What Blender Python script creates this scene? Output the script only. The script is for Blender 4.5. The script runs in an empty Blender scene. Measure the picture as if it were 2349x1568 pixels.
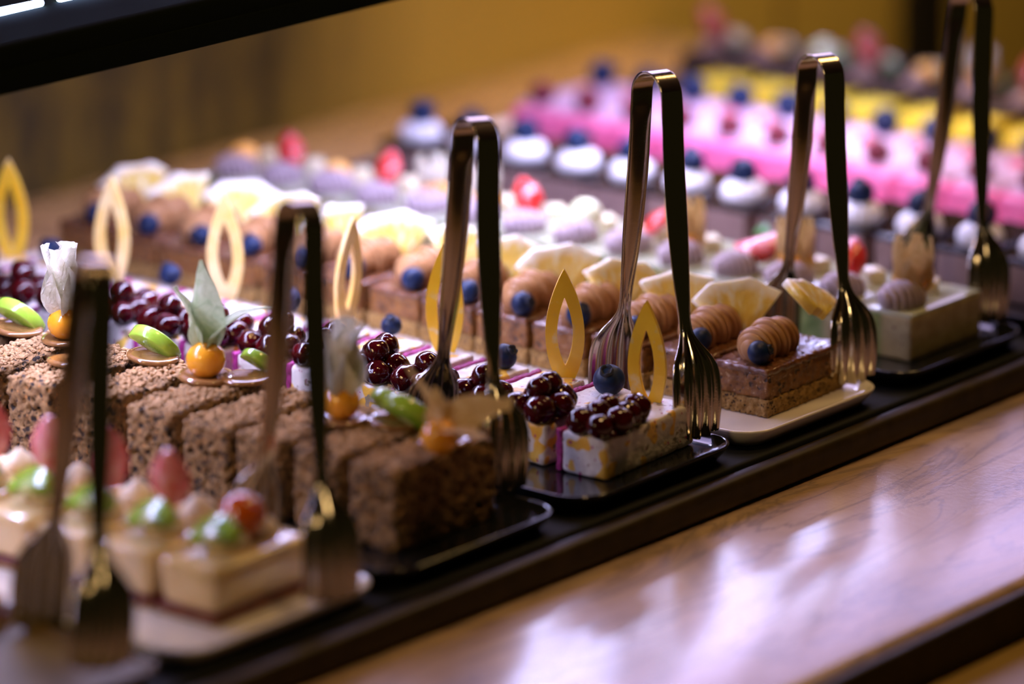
import bpy, math, random
from mathutils import Vector, Matrix, noise
R=random.Random(7)
PI=math.pi
SC=bpy.context.scene
COL=SC.collection

# ------------------------------------------------------------------ camera frame (pixels of the 2349x1568 photograph -> points)
W_,H_,F_=2349,1568,10280.0
PT=math.radians(15.8); AZ=math.radians(38.8)
fh=Vector((math.cos(AZ),math.sin(AZ),0)); rt=Vector((math.sin(AZ),-math.cos(AZ),0)); zz=Vector((0,0,1))
fwd=fh*math.cos(PT)-zz*math.sin(PT); upv=rt.cross(fwd)
CAMP=Vector((-1.6562771,-1.20694935,0.65001495))
def at(u,v,z=0.0):
    d=fwd*F_+rt*(u-W_/2)-upv*(v-H_/2)
    t=(z-CAMP.z)/d.z
    return CAMP+d*t

# ------------------------------------------------------------------ materials
def new_mat(name):
    m=bpy.data.materials.new(name); m.use_nodes=True
    nt=m.node_tree; b=nt.nodes['Principled BSDF']
    return m,nt,b
def coords(nt,rand=True,kind='Object'):
    tc=nt.nodes.new('ShaderNodeTexCoord')
    if not rand: return tc.outputs[kind]
    oi=nt.nodes.new('ShaderNodeObjectInfo')
    mu=nt.nodes.new('ShaderNodeMath'); mu.operation='MULTIPLY'; mu.inputs[1].default_value=7.3
    nt.links.new(oi.outputs['Random'],mu.inputs[0])
    ad=nt.nodes.new('ShaderNodeVectorMath'); ad.operation='ADD'
    nt.links.new(tc.outputs[kind],ad.inputs[0]); nt.links.new(mu.outputs[0],ad.inputs[1])
    return ad.outputs[0]
def c4(c): return (c[0],c[1],c[2],1)
def ramp(nt,src,stops,interp='LINEAR'):
    r=nt.nodes.new('ShaderNodeValToRGB'); r.color_ramp.interpolation=interp
    e=r.color_ramp.elements
    e[0].position=stops[0][0]; e[0].color=c4(stops[0][1])
    e[1].position=stops[-1][0]; e[1].color=c4(stops[-1][1])
    for p,c in stops[1:-1]:
        x=e.new(p); x.color=c4(c)
    nt.links.new(src,r.inputs[0]); return r.outputs[0]
def ntex(nt,co,scale,detail=3,rough=.5,dist=0):
    n=nt.nodes.new('ShaderNodeTexNoise'); n.inputs['Scale'].default_value=scale
    n.inputs['Detail'].default_value=detail; n.inputs['Roughness'].default_value=rough; n.inputs['Distortion'].default_value=dist
    nt.links.new(co,n.inputs['Vector']); return n.outputs['Fac']
def vor(nt,co,scale,feature='F1',out='Distance'):
    n=nt.nodes.new('ShaderNodeTexVoronoi'); n.feature=feature; n.inputs['Scale'].default_value=scale
    nt.links.new(co,n.inputs['Vector']); return n.outputs[out]
def mix(nt,fac,a,b,mode='MIX'):
    m=nt.nodes.new('ShaderNodeMix'); m.data_type='RGBA'; m.blend_type=mode
    if isinstance(fac,(int,float)): m.inputs[0].default_value=fac
    else: nt.links.new(fac,m.inputs[0])
    for s,x in ((6,a),(7,b)):
        if isinstance(x,tuple): m.inputs[s].default_value=c4(x)
        else: nt.links.new(x,m.inputs[s])
    return m.outputs[2]
def bump(nt,b,h,strength,dist=.001):
    n=nt.nodes.new('ShaderNodeBump'); n.inputs['Strength'].default_value=strength; n.inputs['Distance'].default_value=dist
    nt.links.new(h,n.inputs['Height']); nt.links.new(n.outputs[0],b.inputs['Normal'])
def simple(name,c1,c2=None,scale=300,rough=.5,metal=0,coat=0,bstr=0,bscale=None,bdist=.0008,sss=0,spec=.5,trans=0,band=(.35,.65),ior=1.45,emis=None,estr=0,rand=True):
    m,nt,b=new_mat(name)
    b.inputs['Roughness'].default_value=rough; b.inputs['Metallic'].default_value=metal
    b.inputs['Coat Weight'].default_value=coat; b.inputs['Coat Roughness'].default_value=.06
    b.inputs['Specular IOR Level'].default_value=spec; b.inputs['IOR'].default_value=ior
    b.inputs['Transmission Weight'].default_value=trans
    if sss:
        b.inputs['Subsurface Weight'].default_value=sss; b.inputs['Subsurface Radius'].default_value=(1,.6,.35); b.inputs['Subsurface Scale'].default_value=.003
    co=coords(nt,rand)
    if c2: nt.links.new(ramp(nt,ntex(nt,co,scale,4),[(band[0],c1),(band[1],c2)]),b.inputs['Base Color'])
    else: b.inputs['Base Color'].default_value=c4(c1)
    if bstr: bump(nt,b,ntex(nt,co,bscale or scale,5,.6),bstr,bdist)
    if emis:
        b.inputs['Emission Color'].default_value=c4(emis); b.inputs['Emission Strength'].default_value=estr
    return m

M={}
M['black']=simple('black_glazed_tray',(.006,.007,.008),rough=.12,coat=.4)
M['blackmat']=simple('black_board',(.004,.005,.004),(.007,.007,.006),60,rough=.6,spec=.15)
M['porcelain']=simple('white_porcelain',(.72,.66,.60),(.78,.72,.66),40,rough=.16,coat=.5)
M['tanplate']=simple('tan_glazed_tray',(.09,.052,.012),(.13,.078,.018),30,rough=.5,spec=.25)
M['trimwood']=simple('brown_edge_trim',(.022,.014,.004),(.036,.022,.006),80,rough=.42,spec=.25)
M['steel']=simple('polished_steel',(.50,.44,.36),rough=.13,metal=1,bstr=.05,bscale=900)
M['darkmetal']=simple('dark_painted_metal',(.005,.007,.003),rough=.9,spec=.03)
M['led']=simple('led_diffuser',(1,1,1),emis=(.55,.56,1.0),estr=75)
M['underglow']=simple('added_underside_glow',(.6,.6,.7),emis=(.60,.50,1.0),estr=.8)  # glow added to the shelf underside as broad violet fill
M['added_glow']=simple('added_violet_glow',(.5,.5,.6),emis=(.60,.50,1.0),estr=5.2)  # violet emission of the added wall panel
M['tube']=simple('lit_tube',(1,1,1),emis=(.40,.55,1.0),estr=26)
# crumb cake
def crumb(name,a,b_,hole,s1=260,s2=520,hthr=.33,orange=None,rough=.85):
    m,nt,b=new_mat(name); b.inputs['Roughness'].default_value=rough; co=coords(nt)
    base=ramp(nt,ntex(nt,co,s1,5,.65),[(.35,a),(.65,b_)])
    if orange: base=mix(nt,ramp(nt,ntex(nt,co,420,1),[(.66,(0,0,0)),(.70,(1,1,1))]),base,orange)
    h=ramp(nt,vor(nt,co,s2),[(hthr-.12,(1,1,1)),(hthr,(0,0,0))])
    big=ramp(nt,ntex(nt,co,230,2),[(.48,(0,0,0)),(.56,(1,1,1))])
    hm=mix(nt,1.0,h,big,'MULTIPLY')
    nt.links.new(mix(nt,hm,base,hole),b.inputs['Base Color'])
    inv=nt.nodes.new('ShaderNodeInvert'); nt.links.new(hm,inv.inputs['Color'])
    s=mix(nt,.5,inv.outputs[0],ntex(nt,co,700,4,.7))
    bump(nt,b,s,.9,.0016)
    return m
M['bread']=crumb('brown_crumb_sponge',(.15,.075,.024),(.37,.215,.085),(.022,.013,.009),300,300,.52,(.50,.22,.06))
M['crumbs']=crumb('loose_cake_crumbs',(.30,.165,.065),(.55,.345,.165),(.10,.055,.03),500,900,.2,(.55,.25,.07))
M['crust']=crumb('baked_crust',(.22,.11,.02),(.46,.27,.08),(.04,.02,.008),420,600,.45)
M['toffee']=crumb('brown_nut_filling',(.15,.05,.005),(.30,.12,.018),(.035,.015,.005),220,260,.42,(.45,.26,.12),.4)
M['toffglaze']=simple('sticky_brown_glaze',(.10,.033,.010),(.20,.075,.026),240,rough=.18,coat=.6,bstr=.8,bscale=350,bdist=.0016)
# white fruit cream with chunks
def fruitcream():
    m,nt,b=new_mat('white_cream_with_fruit'); b.inputs['Roughness'].default_value=.38; co=coords(nt)
    base=ramp(nt,ntex(nt,co,120,4),[(.3,(.56,.48,.44)),(.6,(.74,.68,.64))])
    y=ramp(nt,ntex(nt,co,85,1),[(.585,(0,0,0)),(.61,(1,1,1))])
    base=mix(nt,y,base,ramp(nt,ntex(nt,co,60,2),[(.3,(.72,.36,.03)),(.7,(.85,.55,.10))]))
    ad=nt.nodes.new('ShaderNodeVectorMath'); ad.operation='ADD'; ad.inputs[1].default_value=(3.1,5.7,1.3); nt.links.new(co,ad.inputs[0])
    g=ramp(nt,ntex(nt,ad.outputs[0],150,2),[(.64,(0,0,0)),(.68,(1,1,1))])
    base=mix(nt,g,base,(.28,.22,.15))
    ad2=nt.nodes.new('ShaderNodeVectorMath'); ad2.operation='ADD'; ad2.inputs[1].default_value=(9.1,2.7,4.3); nt.links.new(co,ad2.inputs[0])
    p=ramp(nt,ntex(nt,ad2.outputs[0],330,2),[(.66,(0,0,0)),(.70,(1,1,1))])
    base=mix(nt,p,base,(.40,.02,.16))
    nt.links.new(base,b.inputs['Base Color']); bump(nt,b,ntex(nt,co,300,5),.5,.0012)
    return m
M['fruitcream']=fruitcream()
M['purple']=crumb('magenta_berry_sponge',(.22,.006,.10),(.46,.02,.24),(.08,.002,.04),400,800,.3,None,.6)
M['cherry']=simple('glazed_dark_cherry',(.018,.0006,.0014),(.060,.0012,.003),160,rough=.07,coat=.3,bstr=.35,bscale=170,bdist=.0012)
M['cherryglaze']=simple('dark_cherry_glaze',(.035,.001,.006),(.07,.002,.010),200,rough=.07,coat=1,bstr=.5,bscale=220,bdist=.001)
def berrymat():
    m,nt,b=new_mat('blueberry_skin'); b.inputs['Specular IOR Level'].default_value=.28; b.inputs['Roughness'].default_value=.45; co=coords(nt)
    nt.links.new(ramp(nt,ntex(nt,co,220,4),[(.3,(.003,.007,.024)),(.55,(.004,.017,.066)),(.78,(.010,.038,.13))]),b.inputs['Base Color'])
    bump(nt,b,ntex(nt,co,800,3),.15,.0004); return m
M['berry']=berrymat()
M['calyx']=simple('blueberry_crown',(.012,.015,.03),rough=.7)
def leafmat():
    m,nt,b=new_mat('yellow_chocolate'); b.inputs['Roughness'].default_value=.33; b.inputs['Coat Weight'].default_value=.25; co=coords(nt)
    tc=nt.nodes.new('ShaderNodeTexCoord'); sp=nt.nodes.new('ShaderNodeSeparateXYZ'); nt.links.new(tc.outputs['Object'],sp.inputs[0])
    yel=ramp(nt,ntex(nt,co,50,3),[(.3,(.88,.50,.015)),(.7,(.93,.60,.04))])
    wh=ramp(nt,ntex(nt,co,110,3),[(.60,(0,0,0)),(.72,(1,1,1))])
    col=mix(nt,wh,yel,(.85,.66,.28))
    edge=ramp(nt,sp.outputs['X'],[(.0,(0,0,0)),(.0009,(0,0,0)),(.0013,(1,1,1))])
    col=mix(nt,edge,col,(.90,.84,.70))
    nt.links.new(col,b.inputs['Base Color']); return m
M['leaf']=leafmat()
M['leaflit']=simple('light_paled_chocolate',(.90,.60,.16),(.93,.72,.34),70,rough=.33,coat=.25)  # yellow chocolate with strong light painted in as a paler colour
def pinemat():
    m,nt,b=new_mat('pineapple_flesh'); b.inputs['Roughness'].default_value=.32; b.inputs['Coat Weight'].default_value=.3
    b.inputs['Subsurface Weight'].default_value=.25; b.inputs['Subsurface Radius'].default_value=(1,.8,.4); b.inputs['Subsurface Scale'].default_value=.003
    tc=nt.nodes.new('ShaderNodeTexCoord'); co=coords(nt)
    # polar coordinates about the slice's core (local origin): x = angle, y = radius
    sp=nt.nodes.new('ShaderNodeSeparateXYZ'); nt.links.new(tc.outputs['Object'],sp.inputs[0])
    an=nt.nodes.new('ShaderNodeMath'); an.operation='ARCTAN2'; nt.links.new(sp.outputs['X'],an.inputs[0]); nt.links.new(sp.outputs['Y'],an.inputs[1])
    l1=nt.nodes.new('ShaderNodeVectorMath'); l1.operation='LENGTH'; nt.links.new(tc.outputs['Object'],l1.inputs[0])
    cb=nt.nodes.new('ShaderNodeCombineXYZ'); nt.links.new(an.outputs[0],cb.inputs[0]); 
    sc=nt.nodes.new('ShaderNodeMath'); sc.operation='MULTIPLY'; sc.inputs[1].default_value=12; nt.links.new(l1.outputs['Value'],sc.inputs[0]); nt.links.new(sc.outputs[0],cb.inputs[1])
    oi=nt.nodes.new('ShaderNodeObjectInfo'); nt.links.new(oi.outputs['Random'],cb.inputs[2])
    rays=ntex(nt,cb.outputs[0],9,3)
    col=ramp(nt,rays,[(.42,(.85,.60,.10)),(.56,(.88,.71,.24)),(.68,(.92,.87,.62))])
    rim=ramp(nt,l1.outputs['Value'],[(.0,(0,0,0)),(.031,(0,0,0)),(.037,(1,1,1))])
    col=mix(nt,rim,col,(.93,.90,.80))
    nt.links.new(col,b.inputs['Base Color']); bump(nt,b,rays,.5,.0012); return m
M['pine']=pinemat()
M['toffeecream']=simple('caramel_buttercream',(.44,.22,.085),(.50,.265,.11),60,rough=.36)
M['mauve']=simple('mauve_buttercream',(.40,.31,.33),(.47,.37,.40),60,rough=.4)
M['caramel']=simple('caramel_disc',(.20,.09,.025),(.30,.14,.045),100,rough=.13,coat=.8)
M['physalis']=simple('orange_physalis',(.85,.33,.015),(.90,.42,.03),90,rough=.2,coat=.5,sss=.15)
M['physred']=simple('glazed_red_orange_physalis',(.55,.07,.008),(.70,.14,.01),90,rough=.1,coat=1)
def huskmat(name,a,b_,c):
    m,nt,b=new_mat(name); b.inputs['Roughness'].default_value=.5; co=coords(nt)
    nt.links.new(ramp(nt,ntex(nt,co,120,5,.6,1.5),[(.3,a),(.5,b_),(.7,c)]),b.inputs['Base Color'])
    b.inputs['Subsurface Weight'].default_value=.0
    bump(nt,b,ntex(nt,co,200,4,.5,2),.6,.0015)
    tr=nt.nodes.new('ShaderNodeBsdfTranslucent'); tr.inputs[0].default_value=c4(b_)
    mx=nt.nodes.new('ShaderNodeMixShader'); mx.inputs[0].default_value=.35
    out=[n for n in nt.nodes if n.type=='OUTPUT_MATERIAL'][0]
    nt.links.new(b.outputs[0],mx.inputs[1]); nt.links.new(tr.outputs[0],mx.inputs[2]); nt.links.new(mx.outputs[0],out.inputs[0])
    return m
M['huskgreen']=huskmat('pale_green_husk',(.22,.33,.12),(.50,.58,.36),(.72,.75,.60))
M['husktan']=huskmat('tan_papery_husk',(.45,.27,.07),(.62,.42,.15),(.80,.66,.40))
M['huskwhite']=huskmat('cream_papery_husk',(.50,.47,.30),(.70,.67,.52),(.85,.82,.75))
def kiwimat():
    m,nt,b=new_mat('kiwi_flesh'); b.inputs['Roughness'].default_value=.22; b.inputs['Coat Weight'].default_value=.6
    tc=nt.nodes.new('ShaderNodeTexCoord'); co=coords(nt)
    l1=nt.nodes.new('ShaderNodeVectorMath'); l1.operation='LENGTH'; nt.links.new(tc.outputs['Object'],l1.inputs[0])
    col=ramp(nt,l1.outputs['Value'],[(.0,(.70,.75,.35)),(.0035,(.66,.72,.30)),(.0055,(.16,.32,.015)),(.013,(.25,.46,.03)),(.0165,(.32,.50,.05))])
    ring=ramp(nt,l1.outputs['Value'],[(.0040,(0,0,0)),(.0048,(1,1,1)),(.0078,(1,1,1)),(.0086,(0,0,0))])
    seeds=ramp(nt,vor(nt,co,620),[(.20,(1,1,1)),(.30,(0,0,0))])
    sm=mix(nt,1.0,ring,seeds,'MULTIPLY')
    nt.links.new(mix(nt,sm,col,(.008,.006,.006)),b.inputs['Base Color'])
    bump(nt,b,ntex(nt,co,400,3),.3,.0006); return m
M['kiwi']=kiwimat()
def strawmat():
    m,nt,b=new_mat('cut_strawberry'); b.inputs['Roughness'].default_value=.2; b.inputs['Coat Weight'].default_value=.6; co=coords(nt)
    tc=nt.nodes.new('ShaderNodeTexCoord'); sp=nt.nodes.new('ShaderNodeSeparateXYZ'); nt.links.new(tc.outputs['Object'],sp.inputs[0])
    flesh=ramp(nt,ntex(nt,co,150,3),[(.35,(.75,.10,.13)),(.65,(.88,.36,.38))])
    skin=ramp(nt,ntex(nt,co,200,3),[(.3,(.50,.012,.012)),(.7,(.72,.03,.02))])
    side=ramp(nt,sp.outputs['X'],[(.0,(1,1,1)),(.0012,(0,0,0))])
    nt.links.new(mix(nt,side,skin,flesh),b.inputs['Base Color'])
    bump(nt,b,vor(nt,co,500),.5,.0008); return m
M['straw']=strawmat()
M['leafgreen']=simple('green_leaf',(.05,.16,.03),(.09,.25,.06),200,rough=.45)
M['creamglaze']=simple('ivory_glaze',(.70,.50,.23),(.76,.57,.30),40,rough=.16,coat=.6,sss=.2)
M['ivorycream']=simple('ivory_whipped_cream',(.80,.66,.42),(.84,.72,.50),80,rough=.35,sss=.2)
M['redjam']=simple('red_jam_layer',(.10,.008,.010),(.17,.015,.018),200,rough=.3)
def pistmat():
    m,nt,b=new_mat('pistachio_cream'); b.inputs['Roughness'].default_value=.5; co=coords(nt)
    tc=nt.nodes.new('ShaderNodeTexCoord'); sp=nt.nodes.new('ShaderNodeSeparateXYZ'); nt.links.new(tc.outputs['Object'],sp.inputs[0])
    base=ramp(nt,ntex(nt,co,140,4),[(.35,(.34,.26,.11)),(.65,(.44,.36,.18))])
    green=ramp(nt,ntex(nt,co,120,4),[(.35,(.12,.17,.035)),(.65,(.23,.27,.08))])
    w=ramp(nt,sp.outputs['Y'],[(.0,(0,0,0)),(.002,(1,1,1))])
    col=mix(nt,w,base,green)
    n=ramp(nt,ntex(nt,co,240,2),[(.66,(0,0,0)),(.70,(1,1,1))])
    nt.links.new(mix(nt,n,col,(.20,.11,.05)),b.inputs['Base Color']); bump(nt,b,ntex(nt,co,300,4),.35,.001); return m
M['pist']=pistmat()
M['pistglaze']=simple('pale_green_glaze',(.40,.42,.28),(.48,.50,.36),80,rough=.22,coat=.4)
M['chocmousse']=simple('chocolate_mousse',(.25,.15,.13),(.29,.18,.155),120,rough=.55,bstr=.3,bscale=400)
M['chocglaze']=simple('dark_chocolate_glaze',(.010,.005,.003),(.018,.009,.005),200,rough=.16,spec=.35,coat=.15,bstr=.25,bscale=120,bdist=.001)
M['mocha']=simple('mocha_cream',(.20,.11,.08),(.27,.15,.11),80,rough=.4)
M['meringue']=simple('white_meringue',(.84,.80,.82),(.88,.85,.86),80,rough=.5)
def pinkmat():
    m,nt,b=new_mat('pink_mousse'); b.inputs['Roughness'].default_value=.42; co=coords(nt)
    nt.links.new(ramp(nt,ntex(nt,co,90,4),[(.35,(.80,.11,.27)),(.65,(.88,.19,.38))]),b.inputs['Base Color'])
    bump(nt,b,ntex(nt,co,260,4),.5,.0015); return m
M['pink']=pinkmat()
M['pinktop']=simple('pale_pink_cream',(.62,.36,.48),(.68,.48,.57),90,rough=.35,bstr=.4,bscale=150,bdist=.0015)
M['pinkchunk']=simple('pink_jelly_chunk',(.80,.10,.14),(.85,.24,.28),160,rough=.2,coat=.5)
M['raspberry']=simple('dark_raspberry',(.13,.008,.016),(.22,.014,.03),260,rough=.3,bstr=1,bscale=900,bdist=.001)
M['yellow']=simple('yellow_custard',(.82,.56,.02),(.88,.68,.05),90,rough=.3,coat=.3,bstr=.3,bscale=200)
M['darksponge']=crumb('dark_sponge',(.030,.014,.006),(.06,.03,.012),(.01,.006,.004))
M['grape']=simple('pale_green_gooseberry',(.42,.55,.12),(.80,.82,.55),60,rough=.2,coat=.5,band=(.4,.6))
M['orangefruit']=simple('orange_fruit',(.85,.36,.03),(.90,.52,.12),120,rough=.3,coat=.4)
M['palefruit']=simple('cream_coloured_fruit',(.78,.68,.40),(.86,.80,.58),120,rough=.35,coat=.2)

def marble():
    m,nt,b=new_mat('tan_marble'); b.inputs['Coat Weight'].default_value=.0
    tc=nt.nodes.new('ShaderNodeTexCoord'); co=tc.outputs['Object']
    base=ramp(nt,ntex(nt,co,7,6,.6,.8),[(.25,(.34,.20,.11)),(.5,(.50,.33,.21)),(.75,(.60,.43,.30))])
    mp=nt.nodes.new('ShaderNodeMapping'); mp.inputs['Rotation'].default_value=(0,0,.9); mp.inputs['Scale'].default_value=(5,22,5); nt.links.new(co,mp.inputs[0])
    v=ramp(nt,ntex(nt,mp.outputs[0],1.0,6,.62,1.6),[(.46,(0,0,0)),(.50,(.6,.6,.6)),(.54,(0,0,0))])
    base=mix(nt,v,base,(.20,.14,.12))
    mp2=nt.nodes.new('ShaderNodeMapping'); mp2.inputs['Location'].default_value=(3,1,0); mp2.inputs['Rotation'].default_value=(0,0,-.5); mp2.inputs['Scale'].default_value=(4,9,4); nt.links.new(co,mp2.inputs[0])
    g=ramp(nt,ntex(nt,mp2.outputs[0],1.3,3,.5,1.0),[(.54,(0,0,0)),(.66,(.55,.55,.55))])
    base=mix(nt,g,base,(.22,.17,.17))
    nt.links.new(base,b.inputs['Base Color'])
    b.inputs['Roughness'].default_value=.25; b.inputs['IOR'].default_value=1.8; b.inputs['Coat Weight'].default_value=.5; b.inputs['Coat Roughness'].default_value=.22
    bump(nt,b,mix(nt,.5,ntex(nt,co,55,6,.65),ntex(nt,co,260,4,.6)),.10,.004)
    return m
M['marble']=marble()
def wallmat():
    m,nt,b=new_mat('ochre_wall_panel'); b.inputs['Roughness'].default_value=.6
    tc=nt.nodes.new('ShaderNodeTexCoord'); co=tc.outputs['Object']
    mp=nt.nodes.new('ShaderNodeMapping'); mp.inputs['Scale'].default_value=(26,8,7); nt.links.new(co,mp.inputs[0])
    sp=nt.nodes.new('ShaderNodeSeparateXYZ'); nt.links.new(co,sp.inputs[0])
    plain=ramp(nt,ntex(nt,co,2,2),[(.3,(.36,.25,.040)),(.7,(.42,.29,.050))])
    woven=ramp(nt,ntex(nt,mp.outputs[0],1.2,6,.7,.4),[(.35,(.018,.013,.001)),(.65,(.13,.088,.005))])
    w=ramp(nt,sp.outputs['X'],[(.0,(1,1,1)),(.50,(1,1,1)),(.66,(0,0,0))])
    nt.links.new(mix(nt,w,plain,woven),b.inputs['Base Color'])
    bump(nt,b,ntex(nt,mp.outputs[0],3,4),.4,.004)
    return m
M['wall']=wallmat()
M['darktrim']=simple('dark_trim',(.010,.008,.004),rough=.5)
M['seam']=simple('panel_seam',(.16,.10,.02),rough=.6)
M['floor']=simple('brown_floor',(.10,.06,.02),(.14,.09,.03),3,rough=.5)
M['apron']=simple('golden_wood',(.20,.12,.025),(.26,.16,.04),12,rough=.45)

# ------------------------------------------------------------------ mesh building
class MB:
    def __init__(s): s.v=[]; s.f=[]
    def add(s,v,f):
        o=len(s.v); s.v+=[tuple(x) for x in v]; s.f+=[tuple(i+o for i in q) for q in f]; return s
    def mesh(s,name,mat,smooth=True):
        me=bpy.data.meshes.new(name); me.from_pydata(s.v,[],s.f); me.validate(); me.update()
        if smooth: me.shade_smooth()
        me.materials.append(M[mat] if isinstance(mat,str) else mat)
        return me
def rbox(x0,x1,y0,y1,z0,z1,r,n=(8,4,4),disp=None):
    """rounded box, gridded, optional displacement(p,normal)->offset distance"""
    c=Vector(((x0+x1)/2,(y0+y1)/2,(z0+z1)/2)); h=Vector(((x1-x0)/2,(y1-y0)/2,(z1-z0)/2))
    r=min(r,*(h*.98))
    ax=[]
    for a in range(3):
        k=max(1,n[a]); inner=[-(h[a]-r)+2*(h[a]-r)*i/k for i in range(k+1)]
        ax.append([-h[a],-h[a]+r*.35]+inner+[h[a]-r*.35,h[a]])
    key={}; V=[]; Fc=[]
    def vid(p):
        k=(round(p[0],7),round(p[1],7),round(p[2],7))
        if k not in key:
            q=Vector([max(-(h[i]-r),min(h[i]-r,p[i])) for i in range(3)]); d=Vector(p)-q; nn=d.normalized()
            w=q+nn*r+c
            if disp: w=w+nn*disp(w,nn)
            key[k]=len(V); V.append(w)
        return key[k]
    for a in range(3):
        b_,c_=(a+1)%3,(a+2)%3
        for sgn in (-1,1):
            B,Cc=ax[b_],ax[c_]
            for i in range(len(B)-1):
                for j in range(len(Cc)-1):
                    q=[]
                    for (ii,jj) in ((i,j),(i+1,j),(i+1,j+1),(i,j+1)):
                        p=[0,0,0]; p[a]=sgn*h[a]; p[b_]=B[ii]; p[c_]=Cc[jj]; q.append(vid(p))
                    if sgn<0: q=q[::-1]
                    Fc.append(q)
    return V,Fc
def rev(profile,n=20,center=(0,0,0),flute=None):
    """surface of revolution about z from (r,z) pairs; flute(theta,t)->radius factor"""
    V=[];Fc=[];m=len(profile)
    for i,(r,z) in enumerate(profile):
        for k in range(n):
            t=2*PI*k/n; q=r*(flute(t,i/(m-1)) if flute else 1)
            V.append((center[0]+q*math.cos(t),center[1]+q*math.sin(t),center[2]+z))
    for i in range(m-1):
        for k in range(n):
            a=i*n+k;b=i*n+(k+1)%n; Fc.append((a,b,b+n,a+n))
    Fc.append(tuple(range(n))[::-1]); Fc.append(tuple((m-1)*n+k for k in range(n)))
    return V,Fc
def ball(r,n=20,m=12,sc=(1,1,1),c=(0,0,0),disp=None):
    V=[];Fc=[]
    for i in range(1,m):
        p=PI*i/m
        for k in range(n):
            t=2*PI*k/n; d=Vector((math.sin(p)*math.cos(t),math.sin(p)*math.sin(t),-math.cos(p)))
            q=r*(1+(disp(d) if disp else 0)); V.append((c[0]+d.x*q*sc[0],c[1]+d.y*q*sc[1],c[2]+d.z*q*sc[2]))
    V.append((c[0],c[1],c[2]-r*sc[2])); V.append((c[0],c[1],c[2]+r*sc[2])); b=len(V)-2;t_=len(V)-1
    for i in range(m-2):
        for k in range(n):
            a=i*n+k;e=i*n+(k+1)%n; Fc.append((a,e,e+n,a+n))
    for k in range(n):
        Fc.append((b,(k+1)%n,k)); Fc.append((t_,(m-2)*n+k,(m-2)*n+(k+1)%n))
    return V,Fc
def slab(outline,th,axis=0,hole=None,bev=.0004):
    """flat plate: outline is list of (a,b); thickness th along x. hole: same-length ring."""
    V=[];Fc=[];n=len(outline)
    lv=[(-th/2,1-0),(th/2,1)]
    if hole:
        for s in (-th/2,th/2):
            for a,b in outline: V.append((s,a,b))
            for a,b in hole: V.append((s,a,b))
        for k in range(n):
            j=(k+1)%n
            Fc.append((k,n+k,n+j,j)); Fc.append((2*n+k,2*n+j,3*n+j,3*n+k))
            Fc.append((k,j,2*n+j,2*n+k)); Fc.append((n+k,3*n+k,3*n+j,n+j))
    else:
        for s in (-th/2,th/2):
            for a,b in outline: V.append((s,a,b))
        Fc.append(tuple(range(n))[::-1]); Fc.append(tuple(range(n,2*n)))
        for k in range(n):
            j=(k+1)%n; Fc.append((k,j,n+j,n+k))
    return V,Fc
def xf(vf,loc=(0,0,0),rot=(0,0,0),s=1):
    from mathutils import Euler
    m=Matrix.Translation(loc)@Euler(rot).to_matrix().to_4x4()@Matrix.Scale(s,4)
    return [m@Vector(v) for v in vf[0]],vf[1]

def obj(name,mesh,parent=None,loc=(0,0,0),rot=(0,0,0),sc=1.0,label=None):
    o=bpy.data.objects.new(name,mesh); COL.objects.link(o); o.location=loc; o.rotation_euler=rot
    o.scale=(sc,)*3 if isinstance(sc,(int,float)) else sc
    if parent: o.parent=parent
    if label: o['label']=label
    return o
def tag(o,label,cat,group=None):
    o['label']=label; o['category']=cat
    if group: o['group']=group
    return o
def thing(name,label,cat,loc=(0,0,0),rz=0,group=None):
    o=bpy.data.objects.new(name,None); COL.objects.link(o); o.location=loc; o.rotation_euler=(0,0,rz); o.empty_display_size=.01
    return tag(o,label,cat,group)
def N(p,s,o=0.0): return noise.noise(Vector((p[0]*s+o,p[1]*s+o*.7,p[2]*s-o)))
def fnoise(p,s,o=0.0): return N(p,s,o)+.5*N(p,s*2.1,o+3)+.25*N(p,s*4.3,o+7)
ORD=['nearest','second','third','fourth','fifth','sixth','seventh','eighth','ninth','tenth','eleventh','twelfth','thirteenth','fourteenth']
TOP=.0002   # plate surface above the board
MZ=-.023   # marble level

# ================================================================== SETTING
def struct(name,vf,mat,smooth=False):
    o=obj(name,MB().add(*vf).mesh(name,mat,smooth)); o['kind']='structure'; return o
def box(x0,x1,y0,y1,z0,z1):
    V=[(x,y,z) for z in (z0,z1) for y in (y0,y1) for x in (x0,x1)]
    return V,[(0,2,3,1),(4,5,7,6),(0,1,5,4),(2,6,7,3),(0,4,6,2),(1,3,7,5)]
struct('wall_back',box(-2.5,4.5,.728,.80,-.95,1.6),'wall')
struct('trim_1',box(1.235,1.295,.716,.728,-.95,1.6),'darktrim')
struct('trim_2',box(1.075,1.081,.7265,.728,-.95,1.6),'seam')
glow=struct('added_glow_1',box(.15,2.3,.7255,.728,.37,1.0),'added_glow')  # unseen glowing panel, added to give the marble a violet sheen
fr=MB()
for a in ((.12,.15,.35,1.02),(2.3,2.33,.35,1.02),(.15,2.3,.35,.37),(.15,2.3,1.0,1.02),(.86,.88,.37,1.0),(1.57,1.59,.37,1.0)): fr.add(*box(a[0],a[1],.715,.728,a[2],a[3]))
obj('added_glow_frame',fr.mesh('added_glow_frame','darktrim',False),glow)  # frame made up around the added panel
struct('floor',box(-3.5,4.5,-3,.80,-1.0,-.95),'floor')
struct('ceiling',box(-3.5,4.5,-3,.80,1.6,1.65),'floor')

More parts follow.
